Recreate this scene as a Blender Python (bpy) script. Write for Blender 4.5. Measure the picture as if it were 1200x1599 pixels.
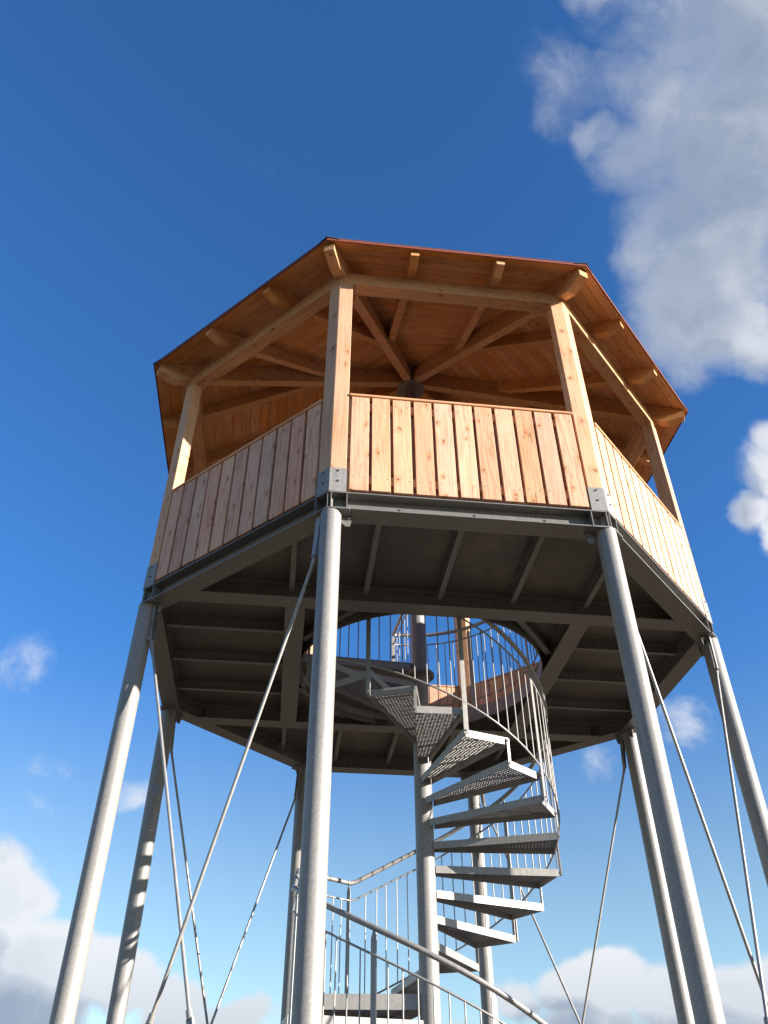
import bpy, bmesh, math, random
from math import sin, cos, tan, pi, radians, sqrt, atan2, degrees
from mathutils import Vector, Matrix

random.seed(7)
for o in list(bpy.data.objects):
    bpy.data.objects.remove(o)
SC = bpy.context.scene
COL = SC.collection
Z0 = 5.6                       # platform height (underside of the floor beams) above the ground

# ------------------------------------------------------------------ camera
def Rz4(a): return Matrix.Rotation(a, 4, 'Z')
cam = bpy.data.cameras.new('camera')
cam_o = bpy.data.objects.new('camera', cam)
COL.objects.link(cam_o)
cam.sensor_fit = 'VERTICAL'
cam.sensor_height = 32.0
cam.lens = 1279.7 / 1599.0 * 32.0
cam.clip_start = 0.05
cam.clip_end = 6000
cam_o.matrix_world = (Matrix.Translation((-1.2726, -7.5837, -3.9224 + Z0)) @ Rz4(-0.11885)
                      @ Matrix.Rotation(2.24293, 4, 'X') @ Rz4(-0.00238))
SC.camera = cam_o

# ------------------------------------------------------------------ light and sky
SUN_AZ = radians(333.0)        # direction towards the sun, counter-clockwise from +x
SUN_EL = radians(13.5)
sdir = Vector((cos(SUN_AZ) * cos(SUN_EL), sin(SUN_AZ) * cos(SUN_EL), sin(SUN_EL)))
sun = bpy.data.lights.new('sun', 'SUN')
sun.energy = 5.0
sun.angle = radians(0.53)
sun.color = (1.0, 0.89, 0.77)
sun_o = bpy.data.objects.new('sun', sun)
COL.objects.link(sun_o)
sun_o.rotation_euler = (-sdir).to_track_quat('-Z', 'Y').to_euler()

SC.view_settings.view_transform = 'Standard'
SC.view_settings.look = 'None'
SC.view_settings.gamma = 1.0
SC.view_settings.use_curve_mapping = False
SC.view_settings.exposure = 1.78

world = bpy.data.worlds.new("World")
SC.world = world
world.use_nodes = True
nt = world.node_tree
for n in list(nt.nodes): nt.nodes.remove(n)

class NG:
    """small helper to write node trees"""
    def __init__(s, nt): s.nt = nt
    def n(s, t, ins=None, **kw):
        nd = s.nt.nodes.new(t)
        for k, v in kw.items(): setattr(nd, k, v)
        if ins:
            for k, v in ins.items():
                sock = nd.inputs[k]
                if isinstance(v, bpy.types.NodeSocket): s.nt.links.new(v, sock)
                else: sock.default_value = v
        return nd
    def m(s, op, a, b=None, c=None, clamp=False):
        ins = {0: a}
        if b is not None: ins[1] = b
        if c is not None: ins[2] = c
        return s.n('ShaderNodeMath', ins, operation=op, use_clamp=clamp).outputs[0]
    def vm(s, op, a, b=None):
        ins = {0: a}
        if b is not None: ins[1] = b
        nd = s.n('ShaderNodeVectorMath', ins, operation=op)
        return nd.outputs[1] if op in ('DOT_PRODUCT', 'LENGTH', 'DISTANCE') else nd.outputs[0]
    def ss(s, v, a, b, lo=0.0, hi=1.0):
        return s.n('ShaderNodeMapRange', {0: v, 1: a, 2: b, 3: lo, 4: hi}, interpolation_type='SMOOTHSTEP').outputs[0]
    def mix(s, f, a, b, bt='MIX'):
        nd = s.n('ShaderNodeMix', data_type='RGBA', blend_type=bt)
        for idx, v in ((0, f), (6, a), (7, b)):
            if isinstance(v, bpy.types.NodeSocket): s.nt.links.new(v, nd.inputs[idx])
            else: nd.inputs[idx].default_value = v
        return nd.outputs[2]

# cloud cover as a function of direction
cg = bpy.data.node_groups.new('cloud_cover', 'ShaderNodeTree')
cg.interface.new_socket(name='Dir', in_out='INPUT', socket_type='NodeSocketVector')
cg.interface.new_socket(name='Cover', in_out='OUTPUT', socket_type='NodeSocketFloat')
G = NG(cg)
gi = G.n('NodeGroupInput'); go = G.n('NodeGroupOutput')
D = G.vm('NORMALIZE', gi.outputs[0])
wn = G.n('ShaderNodeTexNoise', {'Vector': D, 'Scale': 5.0, 'Detail': 5.0, 'Roughness': 0.55})
W = G.vm('ADD', D, G.vm('MULTIPLY', G.vm('SUBTRACT', wn.outputs['Color'], (0.5, 0.5, 0.5)), (0.13, 0.13, 0.08)))
n1 = G.n('ShaderNodeTexNoise', {'Vector': W, 'Scale': 6.5, 'Detail': 7.0, 'Roughness': 0.62}).outputs['Fac']
# cumulus masses: (direction, angular radius, weight, vertical squash)
BL = [((0.401, 0.286, 0.870), 0.106, 1.00, 1),
      ((0.343, 0.311, 0.886), 0.082, 0.85, 1),
      ((0.288, 0.313, 0.905), 0.048, 0.50, 1),
      ((0.413, 0.379, 0.828), 0.116, 1.05, 1),
      ((0.353, 0.385, 0.853), 0.081, 0.90, 1),
      ((0.330, 0.425, 0.843), 0.072, 0.75, 1),
      ((0.303, 0.369, 0.879), 0.056, 0.60, 1),
      ((0.254, 0.374, 0.892), 0.057, 0.50, 1),
      ((0.244, 0.405, 0.881), 0.046, 0.42, 1),
      ((0.279, 0.420, 0.864), 0.033, 0.66, 1),
      ((0.433, 0.473, 0.767), 0.098, 1.00, 1),
      ((0.368, 0.472, 0.801), 0.080, 0.85, 1),
      ((0.416, 0.536, 0.735), 0.082, 0.85, 1),
      ((0.379, 0.515, 0.769), 0.055, 0.55, 1),
      ((0.471, 0.526, 0.708), 0.059, 0.85, 1),
      ((0.425, 0.577, 0.697), 0.042, 0.60, 1),
      ((0.259, 0.300, 0.918), 0.029, 0.50, 1),
      ((0.485, 0.399, 0.778), 0.096, 1.00, 1),
      ((0.494, 0.631, 0.598), 0.042, 1.00, 1),
      ((0.486, 0.664, 0.569), 0.034, 0.95, 1),
      ((0.501, 0.603, 0.621), 0.033, 0.90, 1),
      ((0.516, 0.667, 0.538), 0.033, 0.95, 1),
      ((0.348, 0.868, 0.356), 0.045, 0.55, 1),
      ((0.416, 0.825, 0.383), 0.048, 0.45, 1),
      ((-0.299, 0.855, 0.424), 0.040, 0.52, 1),
      ((-0.269, 0.904, 0.332), 0.045, 0.50, 1.6),
      ((-0.175, 0.931, 0.321), 0.061, 0.48, 2.2),
      ((-0.265, 0.918, 0.296), 0.035, 0.58, 1.5),
      ((-0.294, 0.932, 0.213), 0.071, 1.00, 1.2),
      ((-0.254, 0.943, 0.216), 0.036, 0.85, 1.3),
      ((-0.234, 0.961, 0.150), 0.069, 1.10, 1.5),
      ((-0.167, 0.975, 0.147), 0.059, 1.00, 1.7),
      ((-0.101, 0.986, 0.133), 0.054, 0.85, 2),
      ((-0.028, 0.993, 0.118), 0.054, 0.75, 2.4),
      ((-0.258, 0.958, 0.127), 0.073, 1.10, 1.5),
      ((-0.092, 0.990, 0.111), 0.065, 0.90, 2.4),
      ((0.247, 0.960, 0.134), 0.043, 0.90, 1.6),
      ((0.292, 0.946, 0.141), 0.049, 1.00, 1.8),
      ((0.348, 0.926, 0.148), 0.054, 1.05, 1.7),
      ((0.417, 0.899, 0.137), 0.058, 1.00, 1.8),
      ((0.471, 0.872, 0.136), 0.057, 1.05, 1.6),
      ((0.195, 0.975, 0.107), 0.042, 0.70, 2),
      ((0.325, 0.940, 0.104), 0.076, 1.00, 2),
      ((0.421, 0.902, 0.096), 0.073, 1.00, 2),
      ((0.80, -0.30, 0.52), .25, 1.0, 1.4), ((-0.70, -0.60, 0.30), .20, .6, 2.2), ((-0.90, 0.35, 0.18), .22, .8, 2.6),
      ((0.85, 0.48, 0.20), .25, 1.0, 2.2), ((0.10, -0.97, 0.16), .20, .7, 2.4)]
tot = None
for (v, r, w, q) in BL:
    v = Vector(v).normalized()
    df = G.vm('MULTIPLY', G.vm('SUBTRACT', W, tuple(v)), (1, 1, q))
    d = G.vm('LENGTH', df)
    e = G.ss(d, r * 0.25, r * 1.45, w, 0.0)
    tot = e if tot is None else G.m('MAXIMUM', tot, e)
cov = G.m('ADD', G.m('MULTIPLY', tot, 0.62), G.m('MULTIPLY', n1, 0.95))
cg.links.new(cov, go.inputs[0])

G = NG(nt)
tc = G.n('ShaderNodeTexCoord')
dirv = tc.outputs['Generated']
sky = G.n('ShaderNodeTexSky', sky_type='NISHITA', sun_disc=False, sun_elevation=SUN_EL,
          sun_rotation=pi / 2 - SUN_AZ, altitude=400.0, air_density=1.0, dust_density=0.15, ozone_density=2.2)
sepz = G.n('ShaderNodeSeparateXYZ', {0: dirv}).outputs[2]
hz_ = G.ss(sepz, 0.20, 0.50)                      # clear deep blue overhead, paler air towards the horizon
skyc = G.mix(1.0, sky.outputs[0], G.mix(hz_, (1.13, 1.17, 1.17, 1), (0.43, 0.91, 1.42, 1)), 'MULTIPLY')
def cover(vec):
    g = G.n('ShaderNodeGroup'); g.node_tree = cg
    nt.links.new(vec, g.inputs[0]); return g.outputs[0]
c0 = cover(dirv)
c1 = cover(G.vm('ADD', dirv, tuple(sdir * 0.05 + Vector((0, 0, .03)))))
wid = G.ss(sepz, .30, .75, 0.13, 0.25)                 # distant cumulus has firmer edges
alpha = G.ss(G.m('DIVIDE', G.m('SUBTRACT', c0, G.ss(sepz, .30, .75, .80, .85)), wid), -1.0, 1.0)
thick = G.ss(c0, 0.80, 1.18)
edge = G.m('MULTIPLY', G.m('SUBTRACT', c0, c1), 2.6, clamp=True)       # brighter towards the sun
low = G.n('ShaderNodeTexNoise', {'Vector': dirv, 'Scale': 9.0, 'Detail': 4.0}).outputs['Fac']
lit = G.m('ADD', G.m('SUBTRACT', G.ss(low, .3, .7, .42, .72), G.m('MULTIPLY', thick, 0.36)), G.m('MULTIPLY', edge, 0.75), clamp=True)
lit = G.m('MULTIPLY', lit, G.ss(sepz, .50, .80, 1.0, .62))          # high clouds show their shaded underside
lit = G.m('MULTIPLY', lit, G.ss(sepz, .08, .20, .62, 1.05))          # and the distant low banks are greyer
ccol = G.mix(lit, (1.35, 1.75, 2.45, 1), (4.6, 4.7, 4.9, 1))
final = G.mix(G.m('MULTIPLY', alpha, 0.93), skyc, ccol)
bg = G.n('ShaderNodeBackground', {'Color': final, 'Strength': 0.0555})
wo = G.n('ShaderNodeOutputWorld', {'Surface': bg.outputs[0]})

# ------------------------------------------------------------------ mesh helper
class MB:
    def __init__(s): s.v = []; s.f = []; s.mi = []; s.sm = []
    def add(s, vs, fs, m=0, smooth=False):
        b = len(s.v); s.v += [tuple(x) for x in vs]
        for f in fs: s.f.append([b + i for i in f]); s.mi.append(m); s.sm.append(smooth)
    def box(s, lo, hi, m=0, T=None):
        x0, y0, z0 = lo; x1, y1, z1 = hi
        vs = [Vector(p) for p in ((x0,y0,z0),(x1,y0,z0),(x1,y1,z0),(x0,y1,z0),(x0,y0,z1),(x1,y0,z1),(x1,y1,z1),(x0,y1,z1))]
        if T is not None: vs = [T @ v for v in vs]
        s.add(vs, ((0,3,2,1),(4,5,6,7),(0,1,5,4),(1,2,6,5),(2,3,7,6),(3,0,4,7)), m)
    def loft(s, A, B, m=0, caps=True, smooth=False):
        """join two equal closed loops of 3-D points"""
        n = len(A); vs = list(A) + list(B)
        fs = [(i, (i+1) % n, n + (i+1) % n, n + i) for i in range(n)]
        s.add(vs, fs, m, smooth)
        if caps:
            s.add(list(A), [tuple(reversed(range(n)))], m); s.add(list(B), [tuple(range(n))], m)
    def prism(s, poly, z0, z1, m=0):
        s.loft([(x, y, z0) for x, y in poly], [(x, y, z1) for x, y in poly], m)
    def tube(s, pts, r, n=10, m=0, closed=False, smooth=True, cap=True, ellipse=None):
        pts = [Vector(p) for p in pts]; N = len(pts); rings = []
        up = Vector((0, 0, 1)); prev = None
        for i, p in enumerate(pts):
            a = pts[(i - 1) % N] if (closed or i > 0) else p
            b = pts[(i + 1) % N] if (closed or i < N - 1) else p
            t = (b - a).normalized()
            if prev is None:
                ref = Vector((0, 0, 1)) if abs(t.z) < .9 else Vector((1, 0, 0))
                u = t.cross(ref).normalized()
            else:
                u = (prev - t * prev.dot(t)).normalized()
            w = t.cross(u); prev = u
            # mitre correction
            k = 1.0
            rr = r if not callable(r) else r(i)
            rings.append([p + (u * cos(2*pi*j/n) + w * sin(2*pi*j/n)) * rr * k for j in range(n)])
        b0 = len(s.v)
        for R_ in rings: s.v += [tuple(q) for q in R_]
        L = N if closed else N - 1
        for i in range(L):
            for j in range(n):
                i2 = (i + 1) % N
                s.f.append([b0 + i*n + j, b0 + i*n + (j+1) % n, b0 + i2*n + (j+1) % n, b0 + i2*n + j]); s.mi.append(m); s.sm.append(smooth)
        if cap and not closed:
            s.add(rings[0], [tuple(range(n))], m); s.add(rings[-1], [tuple(reversed(range(n)))], m)
    def mesh(s, name, mats, bevel=0.0):
        me = bpy.data.meshes.new(name)
        me.from_pydata(s.v, [], s.f)
        for mt in mats: me.materials.append(mt)
        me.polygons.foreach_set('material_index', s.mi)
        me.polygons.foreach_set('use_smooth', s.sm)
        bm = bmesh.new(); bm.from_mesh(me)
        bmesh.ops.recalc_face_normals(bm, faces=bm.faces)
        if bevel:
            es = [e for e in bm.edges if len(e.link_faces) == 2 and e.calc_face_angle(0) > 0.5 and e.calc_length() > bevel * 3]
            bmesh.ops.bevel(bm, geom=es, offset=bevel, segments=1, affect='EDGES', clamp_overlap=True)
        bm.to_mesh(me); bm.free(); me.update()
        return me

def put(name, me, parent, rot=0.0, loc=(0, 0, Z0), kind=None, label=None):
    o = bpy.data.objects.new(name, me); COL.objects.link(o)
    o.location = loc; o.rotation_euler = (0, 0, rot)
    if parent is not None: o.parent = parent
    if kind: o['kind'] = kind
    if label: o['label'] = label
    return o
def sub(name, me, parent, kind=None, label=None):
    """child that shares its parent's frame"""
    o = bpy.data.objects.new(name, me); COL.objects.link(o); o.parent = parent
    if kind: o['kind'] = kind
    if label: o['label'] = label
    return o

# ------------------------------------------------------------------ materials
def newmat(name):
    m = bpy.data.materials.new(name); m.use_nodes = True
    for n in list(m.node_tree.nodes): m.node_tree.nodes.remove(n)
    G = NG(m.node_tree)
    out = G.n('ShaderNodeOutputMaterial')
    bs = G.n('ShaderNodeBsdfPrincipled')
    m.node_tree.links.new(bs.outputs[0], out.inputs[0])
    return m, G, bs
def setp(G, bs, **kw):
    for k, v in kw.items():
        k = k.replace('_', ' ')
        if isinstance(v, bpy.types.NodeSocket): G.nt.links.new(v, bs.inputs[k])
        else: bs.inputs[k].default_value = v

def wood(name, axis, light=(0.50, 0.275, 0.145), dark=(0.37, 0.18, 0.085), rough=0.62, spread=1.0, crack=0.0):
    m, G, bs = newmat(name)
    tc = G.n('ShaderNodeTexCoord'); oi = G.n('ShaderNodeObjectInfo')
    rnd = oi.outputs['Random']
    off = G.n('ShaderNodeCombineXYZ', {0: G.m('MULTIPLY', rnd, 37.0), 1: G.m('MULTIPLY', rnd, 91.0), 2: G.m('MULTIPLY', rnd, 53.0)}).outputs[0]
    P = G.vm('ADD', tc.outputs['Object'], off)
    st = [1.0, 1.0, 1.0]; st[axis] = 0.055
    S = G.vm('MULTIPLY', P, tuple(st))
    # growth rings: flowing lines
    wob = G.n('ShaderNodeTexNoise', {'Vector': G.vm('MULTIPLY', P, tuple(0.5 if i == axis else 3.0 for i in range(3))), 'Scale': 1.6, 'Detail': 2.0}).outputs['Fac']
    base = G.n('ShaderNodeTexNoise', {'Vector': G.vm('ADD', S, G.n('ShaderNodeCombineXYZ', {0: G.m('MULTIPLY', wob, .05), 1: G.m('MULTIPLY', wob, .05), 2: G.m('MULTIPLY', wob, .05)}).outputs[0]), 'Scale': 55.0, 'Detail': 4.0, 'Roughness': 0.6}).outputs['Fac']
    fine = G.n('ShaderNodeTexNoise', {'Vector': S, 'Scale': 260.0, 'Detail': 2.0}).outputs['Fac']
    g = G.m('ADD', G.m('MULTIPLY', base, 0.8), G.m('MULTIPLY', fine, 0.2))
    gr = G.ss(g, 0.40, 0.66)
    col = G.mix(gr, light + (1,), dark + (1,))
    # broad colour drift along and between boards
    dr = G.n('ShaderNodeTexNoise', {'Vector': P, 'Scale': 1.7, 'Detail': 2.0}).outputs['Fac']
    col = G.mix(G.ss(dr, .35, .7, 0, .35), col, (0.57, 0.36, 0.235, 1))
    hs = G.n('ShaderNodeHueSaturation', {'Hue': G.m('ADD', 0.5, G.m('MULTIPLY', G.m('SUBTRACT', G.m('FRACT', G.m('MULTIPLY', rnd, 17.3)), 0.5), 0.008 * spread)),
                                         'Saturation': G.m('ADD', 1.0, G.m('MULTIPLY', G.m('SUBTRACT', G.m('FRACT', G.m('MULTIPLY', rnd, 7.7)), 0.5), 0.20 * spread)),
                                         'Value': G.m('ADD', 1.0, G.m('MULTIPLY', G.m('SUBTRACT', G.m('FRACT', G.m('MULTIPLY', rnd, 29.1)), 0.5), 0.26 * spread)), 'Color': col}).outputs[0]
    # knots
    kw = G.n('ShaderNodeTexNoise', {'Vector': P, 'Scale': 14.0, 'Detail': 2.0})
    px = G.n('ShaderNodeSeparateXYZ', {0: P})
    oth = [i for i in range(3) if i != axis]
    K2 = G.n('ShaderNodeCombineXYZ', {0: G.m('MULTIPLY', G.m('ADD', px.outputs[oth[0]], px.outputs[oth[1]]), 8.0), 1: G.m('MULTIPLY', px.outputs[axis], 4.6)}).outputs[0]
    KP = G.vm('ADD', K2, G.vm('MULTIPLY', kw.outputs['Color'], (.30, .30, 0)))
    vo = G.n('ShaderNodeTexVoronoi', {'Vector': KP, 'Scale': 1.0, 'Randomness': 1.0}, voronoi_dimensions='2D')
    pick = G.m('GREATER_THAN', G.n('ShaderNodeSeparateXYZ', {0: vo.outputs['Color']}).outputs[0], 0.60)
    halo = G.m('MULTIPLY', G.ss(vo.outputs['Distance'], 0.08, 0.30, 1, 0), pick)
    core = G.m('MULTIPLY', G.ss(vo.outputs['Distance'], 0.035, 0.095, 1, 0), pick)
    c2 = G.mix(G.m('MULTIPLY', halo, 0.5), hs, (0.34, 0.155, 0.06, 1))
    c3 = G.mix(G.m('MULTIPLY', core, 0.8), c2, (0.13, 0.055, 0.022, 1))
    bh = G.m('ADD', G.m('MULTIPLY', gr, -0.5), G.m('MULTIPLY', core, -0.6))
    if crack:
        cs = [26.0, 26.0, 26.0]; cs[axis] = 1.1
        cr = G.n('ShaderNodeTexNoise', {'Vector': G.vm('MULTIPLY', P, tuple(cs)), 'Scale': 1.0, 'Detail': 1.0}).outputs['Fac']
        ck = G.ss(G.m('ABSOLUTE', G.m('SUBTRACT', cr, 0.5)), 0.002, 0.012, crack, 0)
        gate = G.ss(G.n('ShaderNodeTexNoise', {'Vector': P, 'Scale': 2.3}).outputs['Fac'], .56, .62)
        ck = G.m('MULTIPLY', ck, gate)
        c3 = G.mix(ck, c3, (0.16, 0.07, 0.03, 1)); bh = G.m('SUBTRACT', bh, ck)
    bp = G.n('ShaderNodeBump', {'Strength': 0.25, 'Distance': 0.002, 'Height': bh})
    setp(G, bs, Base_Color=c3, Roughness=rough, Normal=bp.outputs[0])
    bs.inputs['Specular IOR Level'].default_value = 0.3
    return m

WX = wood('larch_grain_x', 0)
WY = wood('larch_grain_y', 1)
WZ = wood('larch_grain_z', 2, light=(0.53, 0.305, 0.205), dark=(0.38, 0.190, 0.112), crack=0.8)
WP = wood('post_timber', 2, light=(0.51, 0.295, 0.175), dark=(0.39, 0.20, 0.105), crack=0.5)
WS = wood('soffit_pine', 0, light=(0.52, 0.24, 0.078), dark=(0.37, 0.155, 0.048), spread=0.8)
WR = wood('rafter_timber', 1, light=(0.53, 0.26, 0.098), dark=(0.39, 0.175, 0.062))

def steel(name, base=0.42, metal=0.55, rough=0.42, tint=(1, .99, .97), spangle=1.0, diamond=False, dirt=0.3, dscale=2.2):
    m, G, bs = newmat(name)
    tc = G.n('ShaderNodeTexCoord'); P = tc.outputs['Object']
    vo = G.n('ShaderNodeTexVoronoi', {'Vector': P, 'Scale': 95.0}, feature='F1')
    sp = G.n('ShaderNodeSeparateXYZ', {0: vo.outputs['Color']}).outputs[0]
    n1 = G.n('ShaderNodeTexNoise', {'Vector': P, 'Scale': dscale, 'Detail': 6.0, 'Roughness': .65}).outputs['Fac']
    n2 = G.n('ShaderNodeTexNoise', {'Vector': P, 'Scale': 28.0, 'Detail': 4.0}).outputs['Fac']
    v = G.m('ADD', 1.0 - 0.11 * spangle - dirt * .25, G.m('ADD', G.m('MULTIPLY', sp, 0.16 * spangle), G.m('ADD', G.m('MULTIPLY', n1, dirt * .5), G.m('MULTIPLY', n2, 0.10))))
    stk = G.n('ShaderNodeTexNoise', {'Vector': G.vm('MULTIPLY', P, (1.0, 1.0, .05)), 'Scale': 34.0, 'Detail': 3.0}).outputs['Fac']
    patch = G.n('ShaderNodeTexNoise', {'Vector': P, 'Scale': .9, 'Detail': 3.0}).outputs['Fac']
    v = G.m('ADD', v, G.m('MULTIPLY', G.m('SUBTRACT', stk, .5), G.ss(patch, .4, .62, .10, .9)))
    v = G.m('MULTIPLY', v, base)
    col = G.vm('MULTIPLY', G.n('ShaderNodeCombineXYZ', {0: v, 1: v, 2: v}).outputs[0], tint)
    if dirt:
        col = G.mix(G.ss(n1, .50, .64, 0, dirt) if diamond else G.ss(n1, .5, .8, 0, dirt), col, (base * 1.7, base * 1.5, base * 1.2, 1) if diamond else (base * .75, base * .66, base * .55, 1))
    h = G.m('ADD', G.m('MULTIPLY', n2, .5), G.m('MULTIPLY', sp, .12))
    dist = 0.0012
    if diamond:
        # raised tear-drop pattern of chequer plate
        Q = G.vm('MULTIPLY', P, (1, 1, 0))
        rotA = G.n('ShaderNodeMapping', {'Vector': Q, 'Rotation': (0, 0, radians(45)), 'Scale': (1, 1, 1)}).outputs[0]
        br = G.n('ShaderNodeTexChecker', {'Vector': rotA, 'Scale': 30.0}).outputs['Fac']
        sx = G.n('ShaderNodeSeparateXYZ', {0: rotA})
        a = G.m('ABSOLUTE', G.m('SUBTRACT', G.m('FRACT', G.m('MULTIPLY', sx.outputs[0], 30.0)), .5))
        b = G.m('ABSOLUTE', G.m('SUBTRACT', G.m('FRACT', G.m('MULTIPLY', sx.outputs[1], 30.0)), .5))
        ea = G.m('MULTIPLY', G.ss(a, .10, .22, 1, 0), G.ss(b, .34, .46, 1, 0))
        eb = G.m('MULTIPLY', G.ss(b, .10, .22, 1, 0), G.ss(a, .34, .46, 1, 0))
        tear = G.mix(br, G.n('ShaderNodeCombineXYZ', {0: ea, 1: ea, 2: ea}).outputs[0], G.n('ShaderNodeCombineXYZ', {0: eb, 1: eb, 2: eb}).outputs[0])
        tv = G.n('ShaderNodeSeparateXYZ', {0: tear}).outputs[0]
        h = G.m('ADD', G.m('MULTIPLY', h, .25), G.m('MULTIPLY', tv, 1.0)); dist = 0.006
        col = G.mix(G.m('MULTIPLY', tv, .55), col, (base * 1.9, base * 1.8, base * 1.6, 1))  # raised tears lightened: their reflection is painted into the colour
    bp = G.n('ShaderNodeBump', {'Strength': 0.9 if diamond else 0.35, 'Distance': dist, 'Height': h})
    rg = G.m('ADD', rough, G.m('MULTIPLY', G.m('SUBTRACT', n2, .5), .25))
    setp(G, bs, Base_Color=col, Metallic=metal, Roughness=rg, Normal=bp.outputs[0])
    return m
GALV = steel('galvanised_pole', .205, .15, .55, dirt=.25, spangle=1.5)
GALB = steel('galvanised_beam', .155, .3, .46, tint=(1, .98, .93), dirt=.35)
GALT = steel('galvanised_tread', .25, .25, .48, dirt=.22)
GALR = steel('galvanised_rail', .22, .35, .45, dirt=.15, spangle=.5)
PLATE = steel('chequer_plate', .085, .3, .40, tint=(1, .94, .86), diamond=True, dirt=.8, dscale=1.6)
ROD = steel('rod_steel', .25, .35, .45, dirt=.2, spangle=.4)
def plain(name, c, rough=.6, metal=0.0):
    m, G, bs = newmat(name)
    tc = G.n('ShaderNodeTexCoord')
    n = G.n('ShaderNodeTexNoise', {'Vector': tc.outputs['Object'], 'Scale': 18.0, 'Detail': 4.0}).outputs['Fac']
    col = G.mix(n, tuple(x * .75 for x in c) + (1,), tuple(min(1, x * 1.25) for x in c) + (1,))
    bp = G.n('ShaderNodeBump', {'Strength': .2, 'Distance': .002, 'Height': n})
    setp(G, bs, Base_Color=col, Roughness=rough, Metallic=metal, Normal=bp.outputs[0])
    return m
TRIM = plain('red_brown_sheet', (0.15, 0.030, 0.016), .75)
FELT = plain('dark_roofing_felt', (0.020, 0.020, 0.024), .95)
SCREW = plain('screw_steel', (0.10, 0.085, 0.07), .5, .6)
LABELM = plain('faded_sticker', (0.17, 0.20, 0.27), .6)
CONC = plain('concrete', (0.36, 0.34, 0.31), .9)

def ground_mat():
    m, G, bs = newmat('dry_meadow_soil')
    tc = G.n('ShaderNodeTexCoord'); P = tc.outputs['Object']
    a = G.n('ShaderNodeTexNoise', {'Vector': P, 'Scale': .05, 'Detail': 8.0}).outputs['Fac']
    b = G.n('ShaderNodeTexNoise', {'Vector': P, 'Scale': 3.0, 'Detail': 8.0, 'Roughness': .7}).outputs['Fac']
    c = G.mix(G.ss(a, .4, .6), (0.11, 0.080, 0.040, 1), (0.065, 0.070, 0.026, 1))
    c = G.mix(G.m('MULTIPLY', b, .6), c, (0.12, 0.088, 0.048, 1))
    bp = G.n('ShaderNodeBump', {'Strength': .7, 'Distance': .04, 'Height': b})
    setp(G, bs, Base_Color=c, Roughness=.95, Normal=bp.outputs[0]); return m
def gravel_mat():
    m, G, bs = newmat('tan_gravel')
    tc = G.n('ShaderNodeTexCoord'); P = tc.outputs['Object']
    v = G.n('ShaderNodeTexVoronoi', {'Vector': P, 'Scale': 34.0})
    n = G.n('ShaderNodeTexNoise', {'Vector': P, 'Scale': 1.2, 'Detail': 6.0}).outputs['Fac']
    c = G.mix(G.n('ShaderNodeSeparateXYZ', {0: v.outputs['Color']}).outputs[0], (0.115, 0.078, 0.045, 1), (0.16, 0.115, 0.073, 1))
    c = G.mix(G.m('MULTIPLY', n, .5), c, (0.11, 0.075, 0.042, 1))
    bp = G.n('ShaderNodeBump', {'Strength': .8, 'Distance': .015, 'Height': v.outputs['Distance']})
    setp(G, bs, Base_Color=c, Roughness=.92, Normal=bp.outputs[0]); return m

# ------------------------------------------------------------------ ground
b = MB(); S = 3000
b.add([(-S, -S, 0), (S, -S, 0), (S, S, 0), (-S, S, 0)], [(0, 1, 2, 3)])
g = put('ground', b.mesh('ground', [ground_mat()]), None, loc=(0, 0, 0)); g['kind'] = 'structure'
b = MB(); N = 96; pts = []
for i in range(N):
    a = 2 * pi * i / N
    r = 15.5 + .5 * sin(3 * a + 1) + .25 * sin(11 * a) + random.uniform(-.12, .12)
    pts.append((r * cos(a), r * sin(a)))
b.prism(pts, -.1, .012)
g = put('gravel', b.mesh('gravel', [gravel_mat()]), None, loc=(0, 0, 0)); g['kind'] = 'structure'

# ------------------------------------------------------------------ tower
def thing(name, label, cat, loc=(0, 0, 0)):
    o = bpy.data.objects.new(name, None); COL.objects.link(o); o.location = loc
    o.empty_display_size = .5
    o['label'] = label; o['category'] = cat; return o
tower = thing('lookout_tower', 'octagonal lookout tower with larch cabin on galvanised steel poles, braced by thin crossed rods', 'lookout tower')

T8 = tan(radians(22.5)); C8 = cos(radians(22.5)); S8 = sin(radians(22.5))
def side_rot(k): return radians(45 * k)
def corner_rot(k): return radians(-22.5 + 45 * k)
RP = 2.85

# poles (canonical corner points to -y)
b = MB(); n = 40
b.tube([(0, -RP, -5.55), (0, -RP, -2.5), (0, -RP, -0.013)], .0795, n=n)
b.tube([(0, -RP, -.95), (0, -RP, -.942)], .0800, n=n)           # weld seam
pole_me = b.mesh('pole', [GALV])
b = MB()
cap = [(-.03, -RP - .078), (.03, -RP - .078), (.155, -RP - .026), (.14, -RP + .10), (-.14, -RP + .10), (-.155, -RP - .026)]
b.prism(cap, -.013, -.001)
cap_me = b.mesh('cap_plate', [GALB], .0015)
lug_mes = []
for s in (-1, 1):
    b = MB()                     # lugs hanging below the cap, towards each neighbour
    T = Matrix.Translation((0, -RP, 0)) @ Matrix.Rotation(s * radians(22.5), 4, 'Z')
    vs = [(.070, -.0135), (.158, -.0135), (.158, -.06), (.145, -.105), (.115, -.105), (.070, -.06)]
    A = [T @ Vector((s * x, .02, z)) for x, z in vs]; B = [T @ Vector((s * x, .03, z)) for x, z in vs]
    b.loft(A, B)
    b.tube([T @ Vector((s * .138, .005, -.034)), T @ Vector((s * .138, .045, -.034))], .011, n=6, smooth=False)
    lug_mes.append(b.mesh('lug', [GALB]))
b = MB()
b.prism([(-.16, -RP - .16), (.16, -RP - .16), (.16, -RP + .16), (-.16, -RP + .16)], -5.55, -5.53)
for sx in (-1, 1):
    for sy in (-1, 1):
        b.tube([(sx * .12, -RP + sy * .12, -5.53), (sx * .12, -RP + sy * .12, -5.49)], .014, n=6, smooth=False)
base_me = b.mesh('base_plate', [GALB])
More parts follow.
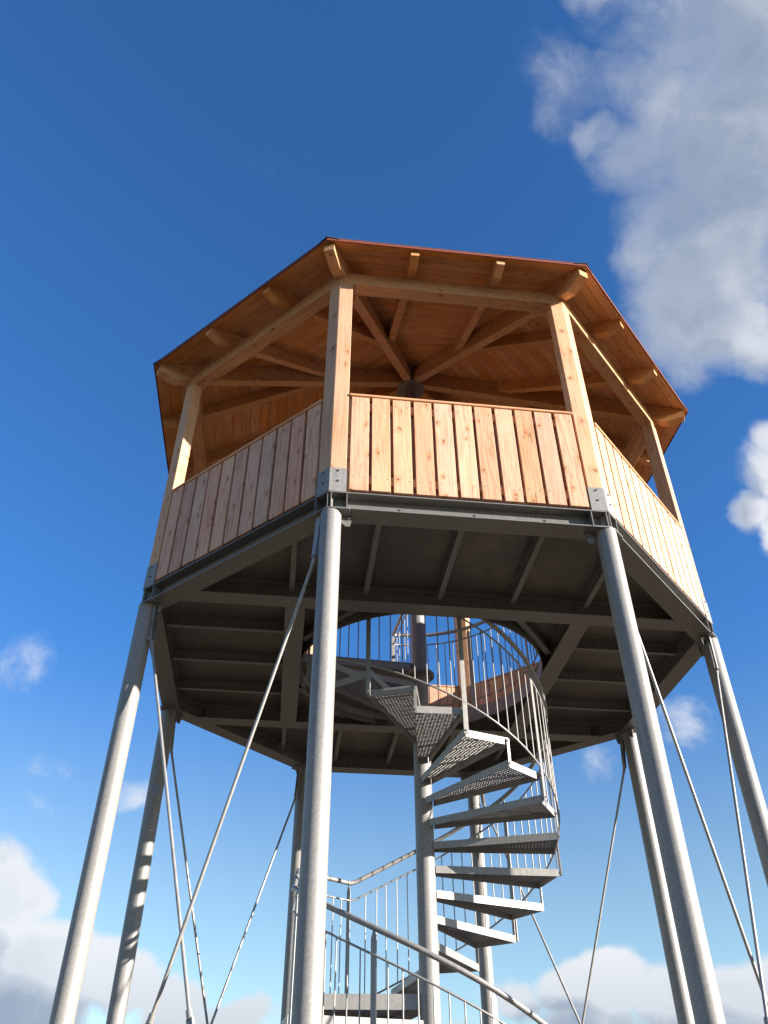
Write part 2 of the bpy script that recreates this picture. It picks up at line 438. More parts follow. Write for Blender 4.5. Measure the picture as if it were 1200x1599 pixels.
b = MB(); b.prism([(-.3, -RP - .3), (.3, -RP - .3), (.3, -RP + .3), (-.3, -RP + .3)], -5.75, -5.55)
foot_me = b.mesh('footing', [CONC], .01)
poles = []
for k in range(8):
    p = put('pole', pole_me, tower, corner_rot(k)); poles.append(p)
    sub('cap_plate', cap_me, p); [sub('lug', lm, p) for lm in lug_mes]; sub('base_plate', base_me, p); sub('footing', foot_me, p)
# faded sticker on the rear left pole
b = MB(); T = Matrix.Rotation(corner_rot(6), 4, 'Z').inverted()
c6 = Vector((RP * cos(radians(157.5)), RP * sin(radians(157.5)), 0))
A = []; Bq = []
for i in range(7):
    a = radians(262 + i * 9)
    A.append(T @ (c6 + Vector((.0805 * cos(a), .0805 * sin(a), -.86)))); Bq.append(T @ (c6 + Vector((.0805 * cos(a), .0805 * sin(a), -.95))))
b.add(A + Bq, [(i, i + 1, i + 8, i + 7) for i in range(6)])
sub('sticker', b.mesh('sticker', [LABELM]), poles[6])

# braces
def cpt(k, z, r=RP): a = radians(247.5 + 45 * k); return Vector((r * cos(a), r * sin(a), z))
def brace(k0, k1, off):
    """rod from the top of pole k0 to the foot of pole k1"""
    A = cpt(k0, 0); B = cpt(k1, 0)
    side = (B - A).normalized(); nrm = Vector((side.y, -side.x, 0))
    if nrm.dot(A + B) < 0: nrm = -nrm
    p0 = A + side * .115 + nrm * off + Vector((0, 0, -.36)); p1 = B - side * .115 + nrm * off + Vector((0, 0, -5.38))
    d = (p1 - p0).normalized()
    b = MB(); b.tube([p0, p1], .0125, n=10)
    rod = put('brace_rod', b.mesh('brace_rod', [ROD]), tower)
    # strap from the cap to the rod
    b = MB()
    w = .024
    u = d.cross(nrm).normalized()
    q0 = A + side * .09 + nrm * off + Vector((0, 0, -.0135)); q1 = p0 + d * .03
    for s in (-1, 1):
        o = nrm * (s * .014)
        L0 = [q0 + o + side * w, q0 + o - side * w, q1 + o - u * w * .7, q1 + o + u * w * .7]
        L1 = [x + nrm * .006 for x in L0]
        b.loft(L0, L1)
    b.tube([q1 - nrm * .026 - d * .015, q1 + nrm * .034 - d * .015], .010, n=8)
    b.tube([q1 - d * .005, q1 + d * .055], .0165, n=8)
    sub('fork_end', b.mesh('fork_end', [ROD]), rod)
    # turnbuckle
    t0 = p0.lerp(p1, .602); b = MB()
    for s in (-1, 1):
        c = t0 + u * (s * .019)
        X = [c - u * .006 - nrm * .009, c + u * .006 - nrm * .009, c + u * .006 + nrm * .009, c - u * .006 + nrm * .009]
        b.loft([x - d * .13 for x in X], [x + d * .13 for x in X])
    for s in (-1, 1):
        b.tube([t0 + d * (s * .125), t0 + d * (s * .175)], .021, n=10)
    sub('turnbuckle', b.mesh('turnbuckle', [ROD]), rod)
for (a, c) in ((7, 0), (1, 2), (3, 4), (5, 6)):
    brace(a, c, -.022); brace(c, a, .022)

# ---- platform frame
AO = 2.70                                   # apothem of the outer face of everything on the octagon
HB = .165                                   # beam height
def ibeam_side(b, ac, w, h, tf, tw):
    """I-beam along x on side canonical (outward -y), mitred"""
    def bar(a0, a1, z0, z1):
        A = [(-a1 * T8, -a1, z0), (-a0 * T8, -a0, z0), (-a0 * T8, -a0, z1), (-a1 * T8, -a1, z1)]
        B = [(a1 * T8, -a1, z0), (a0 * T8, -a0, z0), (a0 * T8, -a0, z1), (a1 * T8, -a1, z1)]
        b.loft(A, B)
    bar(ac - w/2, ac + w/2, 0, tf); bar(ac - w/2, ac + w/2, h - tf, h); bar(ac - tw/2, ac + tw/2, tf, h - tf)
b = MB(); ibeam_side(b, AO - .09, .18, HB, .010, .007)
eb_me = b.mesh('edge_beam', [GALB])
L = (AO - .09) * T8
b = MB(); b.box((-.004, -AO + .004, .0101), (.004, -AO + .0864, HB - .0101)); st_me = b.mesh('stiffener', [GALB])
b = MB(); b.tube([(0, -AO + .0864, .09), (0, -AO + .078, .09)], .009, n=6, smooth=False); bo_me = b.mesh('bolt', [GALB])
for k in range(8):
    e = put('edge_beam', eb_me, tower, side_rot(k))
    for s in (-1, 1):
        for dx in (.012, .135): sub('stiffener', st_me, e).location = (s * (L - dx + .03), 0, 0)
    for x in (-.55, .05, .62): sub('bolt', bo_me, e).location = (x, 0, 0)

def ibeam(p0, p1, w, h, z0, tf, tw, cut0=None, cut1=None):
    """I-beam in the floor plane; cut = function giving end parameter for a lateral offset"""
    b = MB(); p0 = Vector((p0[0], p0[1], 0)); p1 = Vector((p1[0], p1[1], 0)); d = (p1 - p0).normalized(); n = Vector((-d.y, d.x, 0))
    def bar(o0, o1, za, zb):
        A = []; B = []
        for (o, z) in ((o0, za), (o1, za), (o1, zb), (o0, zb)):
            e0 = cut0(o) if cut0 else 0; e1 = cut1(o) if cut1 else 0
            A.append(p0 + n * o + d * e0 + Vector((0, 0, z))); B.append(p1 + n * o + d * e1 + Vector((0, 0, z)))
        b.loft(A, B)
    bar(-w/2, w/2, z0, z0 + tf); bar(-w/2, w/2, z0 + h - tf, z0 + h); bar(-tw/2, tw/2, z0 + tf, z0 + h - tf)
    return b
def xlim(y, a=AO - .182):
    """x where the inner face of the edge beams is, at a given y"""
    y = abs(y)
    return min(a, a * sqrt(2) - y) if y < a else 0
MBY = 1.31; MBX = 1.32
for s in (-1, 1):
    y = s * MBY; x0 = xlim(MBY) + .0
    c1 = (lambda o, s=s: -s * o)   # follows the 45 degree edge
    c0 = (lambda o, s=s: s * o)
    bb = ibeam((-x0, y), (x0, y), .18, HB - .002, .001, .010, .007, c0, c1)
    put('main_beam', bb.mesh('main_beam', [GALB]), tower)
    bb = ibeam((s * MBX, -MBY + .091), (s * MBX, MBY - .091), .18, HB - .002, .001, .010, .007)
    put('cross_beam', bb.mesh('cross_beam', [GALB]), tower)
def joist(p0, p1, c0=None, c1=None):
    bb = ibeam(p0, p1, .046, .098, .066, .007, .006, c0, c1)
    put('joist', bb.mesh('joist', [GALB]), tower)
ai = AO - .182
for s in (-1, 1):
    for x in (-.70, -.03, .64):
        joist((x, s * ai), (x, s * (MBY + .091)))
    for x in (-1.36, 1.32):
        yy = ai * sqrt(2) - abs(x)
        sg = 1 if x * s > 0 else -1
        joist((x, s * yy), (x, s * (MBY + .091)), c0=(lambda o, x=x, s=s: (1 if (x > 0) else -1) * -o * (1 if s < 0 else -1) * -1 * (-1)))
for s in (-1, 1):
    for y in (-.66, 0.0, .66):
        joist((s * (MBX + .091), y), (s * ai, y))
# floor plates (chequer plate): two side bays, front and rear bays, centre with round opening
ZF = HB + .001; TP = .008
aF = AO - .03
def octx(y): y = abs(y); return min(aF, aF * sqrt(2) - y)
def plate(poly):
    b = MB(); b.prism(poly, ZF, ZF + TP); put('floor_plate', b.mesh('floor_plate', [PLATE]), tower)
h_ = aF * T8
g_ = .003
for s in (-1, 1):
    # split along the joists
    xs = [-octx(MBY), -.70, -.03, .64, octx(MBY)]
    for i in range(4):
        xa, xb = xs[i] + g_, xs[i + 1] - g_
        top = []
        for x in sorted({xa, xb} | ({-h_} if xa < -h_ < xb else set()) | ({h_} if xa < h_ < xb else set())):
            top.append((x, s * min(aF, aF * sqrt(2) - abs(x))))
        poly = [(xa, s * (MBY + g_)), (xb, s * (MBY + g_))] + list(reversed(top))
        # drop degenerate corner points
        pp = []
        for q in poly:
            if not pp or (Vector(q) - Vector(pp[-1])).length > .012: pp.append(q)
        plate(pp)
    ys = [-MBY, -.66, 0, .66, MBY]
    for i in range(4):
        ya, yb = ys[i] + g_, ys[i + 1] - g_
        out = [(octx(y), y) for y in sorted({ya, yb} | ({-h_} if ya < -h_ < yb else set()) | ({h_} if ya < h_ < yb else set()))]
        plate([(s * x, y) for x, y in [(MBX + g_, yb), (MBX + g_, ya)] + out])
RH = 1.25
b = MB(); n = 96
A = []; B = []
for i in range(n):
    a = 2 * pi * i / n
    A.append((RH * cos(a), RH * sin(a)))
    q = min(MBX / max(abs(cos(a)), 1e-6), MBY / max(abs(sin(a)), 1e-6)); B.append((q * cos(a), q * sin(a)))
for i in range(n):
    j = (i + 1) % n
    for z, fl in ((ZF, 0), (ZF + TP, 1)):
        b.add([(*A[i], z), (*B[i], z), (*B[j], z), (*A[j], z)], [(0, 1, 2, 3)])
    b.add([(*A[i], ZF), (*A[j], ZF), (*A[j], ZF + TP), (*A[i], ZF + TP)], [(0, 1, 2, 3)])
put('floor_plate', b.mesh('floor_plate', [PLATE]), tower)
# rim of the opening, only between the main beams
for c in (0, pi):
    b = MB(); hw = math.asin(1.205 / RH)
    m_ = 24
    for i in range(m_):
        a0 = c - hw + 2 * hw * i / m_; a1 = c - hw + 2 * hw * (i + 1) / m_
        P = [(r * cos(a), r * sin(a), z) for a in (a0, a1) for r in (RH - .004, RH + .006) for z in (.02, ZF - .0005)]
        b.add(P, [(0, 1, 5, 4), (2, 6, 7, 3), (0, 4, 6, 2), (1, 3, 7, 5)])
    put('opening_rim', b.mesh('opening_rim', [GALB]), tower)
# gusset ribs that carry the rim from the corners of the frame
for (sx, sy) in ((1, -1), (1, 1), (-1, -1), (-1, 1)):
    b = MB(); p0 = Vector((sx * .70, sy * 1.219)); p1 = Vector((sx * 1.229, sy * .52))
    d = (p1 - p0).normalized(); nn = Vector((-d.y, d.x)) * .03
    b.prism([p0 + nn, p0 - nn, p1 - nn, p1 + nn], .07, .155)
    put('corner_rib', b.mesh('corner_rib', [GALB]), tower)

# ---- posts (pentagonal, two outer faces in line with the sides)
RO = 2.92
w_, d_ = .128, .115
def post_poly(e=0.0):
    v0 = (0, -RO - e * 1.05)
    v1 = (w_ * C8 + e, -RO + w_ * S8 - e * .3)
    v2 = (v1[0] - d_ * S8 - e * .0, v1[1] + d_ * C8 + e * .6)
    return [v0, v1, v2, (-v2[0], v2[1]), (-v1[0], v1[1])]
def post_mesh():
    b = MB(); b.prism(post_poly(), .30, 2.815)
    # notched foot, set back 4 mm inside the shoe
    return b.mesh('post', [WP], .004)
post_me = post_mesh()
b = MB()
P0 = post_poly(.006); P1 = post_poly(.001)
outer = [P0[3], P0[4], P0[0], P0[1], P0[2]]; inner = [P1[3], P1[4], P1[0], P1[1], P1[2]]
for i in range(4):
    a, c, e, f = outer[i], outer[i+1], inner[i+1], inner[i]
    b.prism([a, c, e, f], HB + .0005, .405)
shoe_me = b.mesh('post_shoe', [GALV])
b = MB()
for s in (-1, 1):
    nrm = Vector((s * S8, -C8, 0)); tg = Vector((s * C8, S8, 0))
    for z in (.375, .27):
        c = Vector((0, -RO - .0063, z)) + tg * .068
        b.tube([c, c + nrm * .006], .009, n=6, smooth=False)
sh_sc = b.mesh('screw', [SCREW])
posts = []
for k in range(8):
    p = put('post', post_me, tower, corner_rot(k)); posts.append(p)
    sub('post_shoe', shoe_me, p); sub('screw', sh_sc, p, kind='stuff')

# ---- railing panels
half = RO * S8 - w_ - .004                     # clear half width between posts at the outer face
NB = 11; pitch = (2 * half - .012) / NB; bw = pitch - .0265
bmeshes = []
for v in range(5):
    b = MB()
    b.box((-bw/2, -AO, .196), (bw/2, -AO + .026, 1.238))
    me = b.mesh('board', [WZ, SCREW], .0025)
    # screws: add tiny heads with second material
    bm = bmesh.new(); bm.from_mesh(me)
    for z in (.30 + .03, 1.15):
        for sx in (-1, 1):
            c = Vector((sx * (bw/2 - .028 + random.uniform(-.004, .004)), -AO - .0008, z + random.uniform(-.008, .008)))
            vs = [bm.verts.new(c + Vector((.0052 * cos(t * pi / 3), 0, .0052 * sin(t * pi / 3)))) for t in range(6)]
            f = bm.faces.new(list(reversed(vs))); f.material_index = 1
            if f.normal.y > 0: f.normal_flip()
    bm.to_mesh(me); bm.free()
    bmeshes.append(me)
b = MB()
for z in (.285, 1.105):
    b.box((-half + .042, -AO + .0262, z), (half - .042, -AO + .066, z + .085))
for s in (-1, 1):
    b.box((s * half - (.04 if s > 0 else 0), -AO + .0262, .19), (s * half + (0 if s > 0 else .04), -AO + .066, 1.237))
frame_me = b.mesh('railing_panel', [WX], .002)
b = MB(); b.box((-half + .002, -AO - .012, 1.240), (half - .002, -AO + .085, 1.265)); capr_me = b.mesh('cap_rail', [WX], .004)
inner_meshes = []
for v in range(3):
    b = MB(); b.box((-pitch/2 + .003, -AO + .0664, .20), (pitch/2 - .003, -AO + .084, 1.232)); inner_meshes.append(b.mesh('inner_board', [WZ], .002))
b = MB(); b.box((-pitch/4 + .0015, -AO + .0664, .20), (pitch/4 - .0015, -AO + .084, 1.232)); inner_half_me = b.mesh('inner_board', [WZ], .002)
for k in range(8):
    p = put('railing_panel', frame_me, tower, side_rot(k))
    for i in range(1, NB):
        sub('inner_board', random.choice(inner_meshes), p).location = (-half + .006 + pitch * i, random.uniform(0, .0015), 0)
    for s in (-1, 1):
        sub('inner_board', inner_half_me, p).location = (s * (half - .006 - pitch / 4), 0, 0)
    sub('cap_rail', capr_me, p)
    for i in range(NB):
        o = sub('board', random.choice(bmeshes), p)
        o.location = (-half + .006 + pitch * (i + .5) + random.uniform(-.0025, .0025), random.uniform(-.0008, .0008), random.uniform(-.004, .002))
        o.rotation_euler = (0, radians(random.uniform(-.12, .12)), 0)

# ---- roof
SL = .515 / C8                                   # rise per metre of apothem
RE = 3.31; AE = RE * C8
def zs(a): return 2.962 + SL * (AE - a)        # soffit plane height at apothem distance a
# ring beams
RBW = .13; zt = zs(AO) - .176
b = MB(); A = []; B = []
for (a, z) in ((AO, 2.817), (AO - RBW, 2.817), (AO - RBW, zt), (AO, zt)):
    A.append((-a * T8 + .001, -a, z)); B.append((a * T8 - .001, -a, z))
b.loft(A, B); rb_me = b.mesh('ring_beam', [WX], .003)
for k in range(8): put('ring_beam', rb_me, tower, side_rot(k))
# hip rafters (canonical corner -y, in radial/vertical plane)
def zr(r): return zs(r * C8)
def rafter(w, hv, r_tail, r_in, zf, end=.075, bev=.15):
    """profile along -y; zf(r) = top plane"""
    prof = [(r_tail, zf(r_tail) - .004), (r_tail, zf(r_tail) - end), (r_tail - bev, zf(r_tail - bev) - hv), (r_in, zf(r_in) - hv), (r_in, zf(r_in) - .004)]
    b = MB()
    b.loft([(-w/2, -r, z) for r, z in prof], [(w/2, -r, z) for r, z in prof])
    return b
hip_me = rafter(.10, .25, 3.262, .045, lambda r: zr(r) - .012, .105, .20).mesh('hip_rafter', [WR], .004)
JX = .42
jx_in = JX / T8 + .10                           # where the jack meets the hip (apothem)
jack_me = rafter(.08, .175, 3.030, jx_in, zs, .075, .15).mesh('jack_rafter', [WR], .004)
roof_b = MB()
# felt: courses of shingles over the boards
apx = zs(0) + .045
n_c = 16
for k in range(8):
    a0 = radians(247.5 + 45 * k); a1 = a0 + radians(45)
    for i in range(n_c):
        r0 = (RE + .012) * (1 - i / n_c); r1 = (RE + .012) * (1 - (i + 1) / n_c)
        z0 = zr(r0) + .040; z1 = zr(r1) + .034
        q = [(r0 * cos(a0), r0 * sin(a0), z0), (r0 * cos(a1), r0 * sin(a1), z0), (r1 * cos(a1), r1 * sin(a1), z1), (r1 * cos(a0), r1 * sin(a0), z1)]
        lo = [(x, y, z - .010) for x, y, z in q]
        roof_b.loft(lo, q)
roof = put('roof', roof_b.mesh('roof', [FELT]), tower)
for k in range(8): sub('hip_rafter', hip_me, roof).rotation_euler = (0, 0, corner_rot(k))
for k in range(8):
    for s in (-1, 1):
        o = sub('jack_rafter', jack_me, roof); o.rotation_euler = (0, 0, side_rot(k))
        o.location = Matrix.Rotation(side_rot(k), 3, 'Z') @ Vector((s * JX, 0, 0))
# soffit boards
sl = sqrt(1 + SL * SL); nb = 28; da = (AE - .004) / nb
sb = []
for i in range(nb):
    a1 = AE - .004 - i * da; a0 = a1 - da + .0030
    if a0 < .05: continue
    b = MB(); c_ = .003
    A = [(-a1 * T8 + .002, -a1, zs(a1)), (-a0 * T8 + .002, -a0, zs(a0)), (-a0 * T8 + .002, -a0, zs(a0) + .022), (-a1 * T8 + .002, -a1, zs(a1) + .022)]
    B = [(-x, y, z) for x, y, z in A]
    b.loft(A, B); sb.append(b.mesh('soffit_board', [WS], .0015))
for k in range(8):
    for me in sb: sub('soffit_board', me, roof).rotation_euler = (0, 0, side_rot(k))
# backing sheet above boards, joined into the roof mesh is not visible; edge trim
b = MB(); A = []; B = []
for (a, z) in ((AE + .002, zs(AE) - .005), (AE + .010, zs(AE) - .005), (AE + .010, zs(AE) + .038), (AE + .002, zs(AE) + .038)):
    A.append((-a * T8, -a, z)); B.append((a * T8, -a, z))
b.loft(A, B); trim_me = b.mesh('edge_trim', [TRIM])
b = MB()
m_ = 14
for i in range(m_):                              # overlapping hip caps
    r0 = RE + .022 - i * .235; r1 = max(r0 - .25, .02)
    if r0 < .1: break
    if i == 1: capm0 = b.mesh('hip_cap', [FELT]); b = MB()
    z0 = zr(r0) + .050; z1 = zr(r1) + .043
    for s in (-1, 1):
        q = [Vector((0, -r0, z0)), Vector((s * .11, -r0 + .05, z0 - .012)), Vector((s * .11, -r1 + .05, z1 - .012)), Vector((0, -r1, z1))]
        b.loft([v - Vector((0, 0, .012)) for v in q], q)
capm = b.mesh('hip_cap', [FELT])
for k in range(8):
    sub('edge_trim', trim_me, roof).rotation_euler = (0, 0, side_rot(k))
    sub('hip_cap', capm0, roof).rotation_euler = (0, 0, corner_rot(k))
    sub('hip_cap', capm, roof, kind='stuff').rotation_euler = (0, 0, corner_rot(k))
b = MB(); b.tube([(0, 0, 4.300), (0, 0, 4.312)], .185, n=32, smooth=False)
for i in range(8):
    a = radians(45 * i + 22.5); b.tube([(.13 * cos(a), .13 * sin(a), 4.285), (.13 * cos(a), .13 * sin(a), 4.300)], .010, n=6, smooth=False)
sub('hub_plate', b.mesh('hub_plate', [GALB]), roof)

# ------------------------------------------------------------------ spiral staircase
stair = thing('spiral_staircase', 'galvanised spiral staircase with grating treads winding up into the octagonal cabin', 'staircase')
DT = radians(19.9031); HS = .19681; TH2 = radians(248.516); ZB2 = -.7303; RT = 1.19; WT = radians(21.17)
RR = 1.222
def cyl(r, th, z): return Vector((r * cos(th), r * sin(th), z))
b = MB(); b.tube([(0, 0, -5.55), (0, 0, -2.6), (0, 0, .02)], .084, n=40)
col = put('column', b.mesh('column', [GALV]), stair)
b = MB(); b.tube([(0, 0, .02), (0, 0, 4.300)], .078, n=40)
sub('upper_column', b.mesh('upper_column', [GALV]), col)
b = MB(); b.tube([(0, 0, .005), (0, 0, .020)], .15, n=32, smooth=False); b.tube([(0, 0, .022), (0, 0, .037)], .15, n=32, smooth=False)
for i in range(8):
    a = radians(45 * i); b.tube([cyl(.122, a, -.012), cyl(.122, a, .055)], .011, n=6, smooth=False)
sub('flange', b.mesh('flange', [GALB]), col)
b = MB(); b.tube([(0, 0, -5.55), (0, 0, -5.53)], .22, n=32, smooth=False); sub('base_plate', b.mesh('base_plate', [GALB]), col)
b = MB(); b.box((-.35, -.35, -5.75), (.35, .35, -5.55)); sub('footing', b.mesh('footing', [CONC], .01), col)

def wedge_frame(b, rin, rout, w, hp, t=.005, inner_half=.055, z0=0):
    """side plates and end plate of a tread pointing to +x; up side = -w/2, down side = +w/2"""
    e = []
    for s in (-1, 1):
        po = Vector((rout * cos(s * w/2), rout * sin(s * w/2))); pi_ = Vector((rin, s * inner_half))
        e.append((pi_, po)); d = (po - pi_).normalized(); n = Vector((-d.y, d.x)) * (-s * t)
        b.prism([pi_, po, po + n, pi_ + n], z0, z0 + hp)
    a, c = e[0][1], e[1][1]; d = (c - a).normalized(); n = Vector((-d.y, d.x)) * t
    if n.x > 0: n = -n
    b.prism([a + n * -.2, c + n * -.2, c + n, a + n], z0 - .0005, z0 + hp + .0005)
    return e
def grating(b, rin, rout, w, z, inner_half=.055, p=.030, hh=.013, t=.0030):
    po = Vector((rout * cos(w/2), rout * sin(w/2)))
    def hw(x): return inner_half + (po.y - inner_half) * (x - rin) / (po.x - rin) - .006
    x = rin + .02
    while x < po.x - .008:
        b.box((x - t/2, -hw(x), z), (x + t/2, hw(x), z + hh)); x += p
    y = -int(po.y / p) * p
    while y < po.y - .006:
        xs_ = rin + .004
        if abs(y) > inner_half - .006: xs_ = rin + (abs(y) + .006 - inner_half) * (po.x - rin) / (po.y - inner_half)
        if xs_ < po.x - .02: b.box((xs_, y - t/2, z + .001), (po.x - .006, y + t/2, z + hh - .001))
        y += p
HP = .062
b = MB(); wedge_frame(b, .075, RT, WT, HP); tread_me = b.mesh('tread', [GALT])
b = MB(); grating(b, .075, RT, WT, HP - .015); grate_me = b.mesh('grating', [GALT])
# spacer strap joining a tread's down corner to the next tread's up corner, with bolts
b = MB()
T = Matrix.Rotation(DT / 2, 4, 'Z') @ Matrix.Translation((RT + .009, 0, 0))
b.box((-.005, -.014, -HS + .004), (.001, .014, HP - .008), 0, T)
for z in (-HS + .03, .03):
    p = T @ Vector((.001, 0, z)); q = T @ Vector((.012, 0, z)); b.tube([p, q], .010, n=6, smooth=False)
strap_me = b.mesh('spacer_strap', [GALT])
def tread(th, z):
    o = put('tread', tread_me, stair, th, (0, 0, Z0 + z)); sub('grating', grate_me, o, kind='stuff'); sub('spacer_strap', strap_me, o); return o
for i in range(-1, 13):
    tread(TH2 + DT * (i - 2), ZB2 - HS * (i - 2))
# lower flight
TL0 = radians(186.0); ZL0 = -3.092
for i in range(0, 13):
    tread(TL0 + DT * i, ZL0 - HS * i)

# landings
def landing(name, poly, ztop, hp, label):
    b = MB(); n = len(poly); t = .006
    P = [Vector(p) for p in poly]
    for i in range(n):
        a, c = P[i], P[(i + 1) % n]
        d = (c - a).normalized(); nn = Vector((-d.y, d.x)) * t
        b.prism([a, c, c + nn - d * .001, a + nn + d * .001], ztop - hp, ztop)
    o = put(name, b.mesh(name, [GALT]), stair, label=label)
    return o, P
def clip_bars(P, z, p=.030, hh=.014, t=.0030):
    b = MB(); n = len(P)
    for ax in (0, 1):
        lo = min(v[ax] for v in P); hi = max(v[ax] for v in P); c = lo + p * .5
        while c < hi:
            xs_ = []
            for i in range(n):
                a, q = P[i], P[(i + 1) % n]
                if (a[ax] - c) * (q[ax] - c) < 0:
                    f = (c - a[ax]) / (q[ax] - a[ax]); xs_.append(a[1 - ax] + f * (q[1 - ax] - a[1 - ax]))
            xs_.sort()
            for i in range(0, len(xs_) - 1, 2):
                e0, e1 = xs_[i] + .005, xs_[i + 1] - .005
                if e1 - e0 < .01: continue
                dz = .001 if ax else 0
                if ax == 0: b.box((c - t/2, e0, z + dz), (c + t/2, e1, z + hh - dz))
                else: b.box((e0, c - t/2, z + dz), (e1, c + t/2, z + hh - dz))
            c += p
    return b.mesh('grating', [GALT])
def pc(r, deg): return (r * cos(radians(deg)), r * sin(radians(deg)))
# middle landing
midp = [pc(.09, 95), pc(.09, 178), (-1.085, .075), (-1.07, .64), (-.60, 1.03), pc(1.19, 97.5)]
midp = list(reversed(midp))
lo_, P = landing('landing', midp, -2.838, .112, 'middle landing of the staircase')
sub('grating', clip_bars(P, -2.854), lo_, kind='stuff')
# top landing: solid plate joined to the cabin floor
topp = [pc(.09, 96), pc(.09, 184)] + [pc(1.245, a) for a in range(184, 91, -8)]
topp = list(reversed(topp))
lo2, P = landing('landing', topp, .165, .085, 'top landing of the staircase inside the round opening')
b = MB(); b.prism([tuple(v * .996) for v in P], .158, .163); sub('deck_plate', b.mesh('deck_plate', [PLATE]), lo2)

# handrails ------------------------------------------------------
def helix(rel, t0, t1, r=RR, step=4.0):
    """t in degrees measured continuously (going down increases)"""
    n = max(2, int(abs(t1 - t0) / step)); out = []
    for i in range(n + 1):
        t = t0 + (t1 - t0) * i / n
        out.append(cyl(r, radians(t), ZB2 + rel - HS * (t - 248.516) / 19.9031))
    return out
def smooth_path(P, it=2):
    for _ in range(it):
        Q = [P[0]]
        for i in range(len(P) - 1):
            Q.append(P[i].lerp(P[i+1], .25)); Q.append(P[i].lerp(P[i+1], .75))
        Q.append(P[-1]); P = Q
    return P
def fillet(P, i, d=.03):
    a, c, e = P[i-1], P[i], P[i+1]
    u = (a - c).normalized() * d; v = (e - c).normalized() * d
    return P[:i] + [c + u, c + u * .35 + v * .0, c + v * .35, c + v] + P[i+1:]
def rail_path(rel_top, rel_bot, zl, drop):
    """upper flight, middle landing, lower flight"""
    up = helix(rel_top, 173, 360) 
    # towards the landing the rail rises a little against the stair pitch
    n = 20
    for i in range(1, n + 1):
        t = 360 + (435 - 360) * i / n
        f = min(1, i / n * 1.3)
        up.append(cyl(RR, radians(t), ZB2 + rel_top + drop * f - HS * (t - 248.516) / 19.9031))
    up.append(cyl(RR, radians(84.5), ZB2 + rel_top + drop - HS * (444.5 - 248.516) / 19.9031))
    kink = Vector((-.585, 1.04, zl)); left = Vector((-1.10, .665, zl))
    low = helix(rel_bot, 200, 300 + 130)
    mid = [kink - Vector((-.05, -.0, -.012)), kink, kink + Vector((-.03, -.02, 0)), left + Vector((.02, .03, 0)), left + Vector((-.008, -.03, -.004)), Vector((-1.115, .45, zl - .05)), Vector((-1.14, .20, (zl + low[0].z) / 2 + .0)), Vector((-1.16, -.10, low[0].z + .07))]
    return up + mid + low
hand = rail_path(1.20, -1.912, -1.745, .105)
b = MB(); b.tube(hand, .0212, n=14); hr = put('handrail', b.mesh('handrail', [GALR]), stair)
up_r = rail_path(1.045, -2.09, -1.905, .085)
b = MB(); b.tube(up_r, .0085, n=8); put('upper_rail', b.mesh('upper_rail', [GALR]), stair)
lowa = helix(.197, 190, 444.5, step=5) + [cyl(RR, radians(107), -2.700)]
b = MB(); b.tube(lowa, .0085, n=8); put('lower_rail', b.mesh('lower_rail', [GALR]), stair)
lowb = helix(-2.92, 199, 430, step=5)
b = MB(); b.tube(lowb, .0085, n=8); put('lower_rail', b.mesh('lower_rail', [GALR]), stair)
kl = [Vector((-.585, 1.04, -2.76)), Vector((-1.10, .665, -2.76)), Vector((-1.13, .12, -2.76))]
b = MB(); b.tube(kl, .0085, n=8); put('lower_rail', b.mesh('lower_rail', [GALR]), stair)

def z_on(path, p):
    """height of a rail path above/below plan point p near given angle: nearest plan point"""
    best = None
    for i in range(len(path) - 1):
        a, c = path[i], path[i+1]; d = (c - a).xy; L2 = d.length_squared
        if L2 < 1e-9: continue
        f = max(0, min(1, (p.xy - a.xy).dot(d) / L2)); q = a.lerp(c, f); e = (q.xy - p.xy).length
        yield e, q.z
def rail_z(path, p, near):
    c = [(e, z) for e, z in z_on(path, p) if e < .03 and abs(z - near) < .35]
    return min(c)[1] if c else near
BALU = []
def baluster(x, y, z0, z1):
    b = MB(); b.tube([(0, 0, z0), (0, 0, z1)], .0058, n=6)
    put('baluster', b.mesh('baluster', [GALR]), stair, loc=(x, y, Z0))
def flat_post(th, z0, z1, r=RR, w=.042, t=.010, xy=None, rot=None):
    """flat steel post with a pointed top under the handrail"""
    b = MB()
    prof = [(-w/2, z0), (w/2, z0), (w/2, z1 - .055), (w * .12, z1), (-w * .12, z1), (-w/2, z1 - .055)]
    b.loft([(-t/2, y, z) for y, z in prof], [(t/2, y, z) for y, z in prof])
    for z in (z0 + .03,):
        b.tube([(t/2, 0, z), (t/2 + .010, 0, z)], .010, n=6, smooth=False)
    x, y = xy if xy else (r * cos(th), r * sin(th))
    put('baluster_post', b.mesh('baluster_post', [GALR], .001), stair, th if rot is None else rot, (x, y, Z0))
def hz(rel, t): return ZB2 + rel - HS * (t - 248.516) / 19.9031
# upper flight posts every second tread, balusters between them
first = 248.516 - 19.9031 / 2 - 19.9031 * 2           # 198.76
NP = 7
for j in range(NP):
    t = first + 39.8062 * j
    zt_ = rail_z(hand, cyl(RR, radians(t), 0), hz(1.2, t)) - .018
    flat_post(radians(t), hz(0, t) - HS / 2 + .01, zt_)
    for i in range(1, 8):
        tt = t + 39.8062 * i / 8
        if tt > 446: break
        zt_ = rail_z(up_r, cyl(RR, radians(tt), 0), hz(1.05, tt))
        p_ = cyl(RR, radians(tt), 0); baluster(p_.x, p_.y, hz(.197, tt), zt_)
flat_post(radians(107), -2.95, -1.765, xy=(-.60, 1.045), rot=radians(48), w=.04)
flat_post(radians(107), -2.95, -1.765, xy=(-1.10, .665), rot=radians(55), w=.04)
for f in (.18, .34, .50, .66, .82):
    q = Vector((-.585, 1.04, 0)).lerp(Vector((-1.10, .665, 0)), f); baluster(q.x, q.y, -2.76, -1.905)
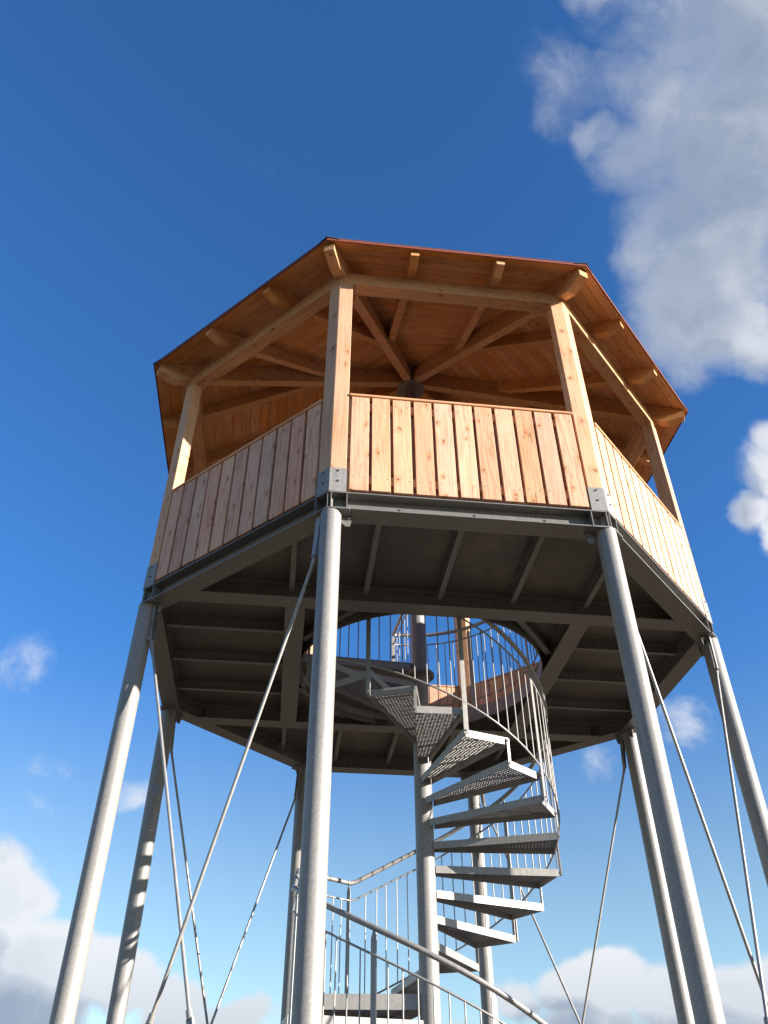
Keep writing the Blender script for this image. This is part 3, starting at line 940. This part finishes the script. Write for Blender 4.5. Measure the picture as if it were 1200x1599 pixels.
for f in (.2, .4, .6, .8):
    q = Vector((-1.10, .665, 0)).lerp(Vector((-1.13, .12, 0)), f); baluster(q.x, q.y, -2.76, rail_z(up_r, q, -1.98))
for i, tt in enumerate((90, 95, 100)):
    p0 = cyl(RR, radians(84.5), 0).lerp(Vector((-.585, 1.04, 0)), (i + 1) / 6.2)
    baluster(p0.x, p0.y, hz(.197, 360 + degrees(atan2(p0.y, p0.x))), rail_z(up_r, p0, -1.8))
for f in (.62, .78):
    p0 = cyl(RR, radians(84.5), 0).lerp(Vector((-.585, 1.04, 0)), f); baluster(p0.x, p0.y, -2.76, rail_z(up_r, p0, -1.85))
# lower flight
for j in range(7):
    t = 202.0 + 39.8062 * j
    if t < 440: flat_post(radians(t), hz(-3.05, t), hz(-1.93, t))
    for i in range(1, 8):
        tt = t + 39.8062 * i / 8
        if tt < 428:
            p_ = cyl(RR, radians(tt), 0); baluster(p_.x, p_.y, hz(-2.92, tt), hz(-2.09, tt))
# guard rail round the opening on the cabin floor
def arc(z, a0, a1, r=RR + .012, step=5):
    n = max(2, int(abs(a1 - a0) / step)); return [cyl(r, radians(a0 + (a1 - a0) * i / n), z) for i in range(n + 1)]
GA0, GA1 = 95, -186
end = Vector((.085 * cos(radians(95)), .085 * sin(radians(95)), 0))
def gpath(z): return [Vector((end.x, end.y, z))] + arc(z, GA0, GA1)
b = MB(); b.tube(gpath(1.21), .0212, n=12); put('guard_handrail', b.mesh('guard_handrail', [GALR]), stair)
for z in (1.075, .255):
    b = MB(); b.tube(gpath(z), .0085, n=8); put('guard_rail', b.mesh('guard_rail', [GALR]), stair)
for a in (95, 51, 7, -37, -81, -125, -169):
    flat_post(radians(a), HB + .002, 1.192, r=RR + .012)
    for i in range(1, 9):
        aa = a - 44 * i / 9
        if aa > -186:
            p_ = cyl(RR + .012, radians(aa), 0); baluster(p_.x, p_.y, .255, 1.075)
for f in (.12, .24, .36, .48, .60, .72, .84):
    p_ = end.lerp(cyl(RR + .012, radians(95), 0), f); baluster(p_.x, p_.y, .255, 1.075)

# ------------------------------------------------------------------ render settings
SC.render.engine = 'CYCLES'
SC.cycles.max_bounces = 8
SC.cycles.diffuse_bounces = 4
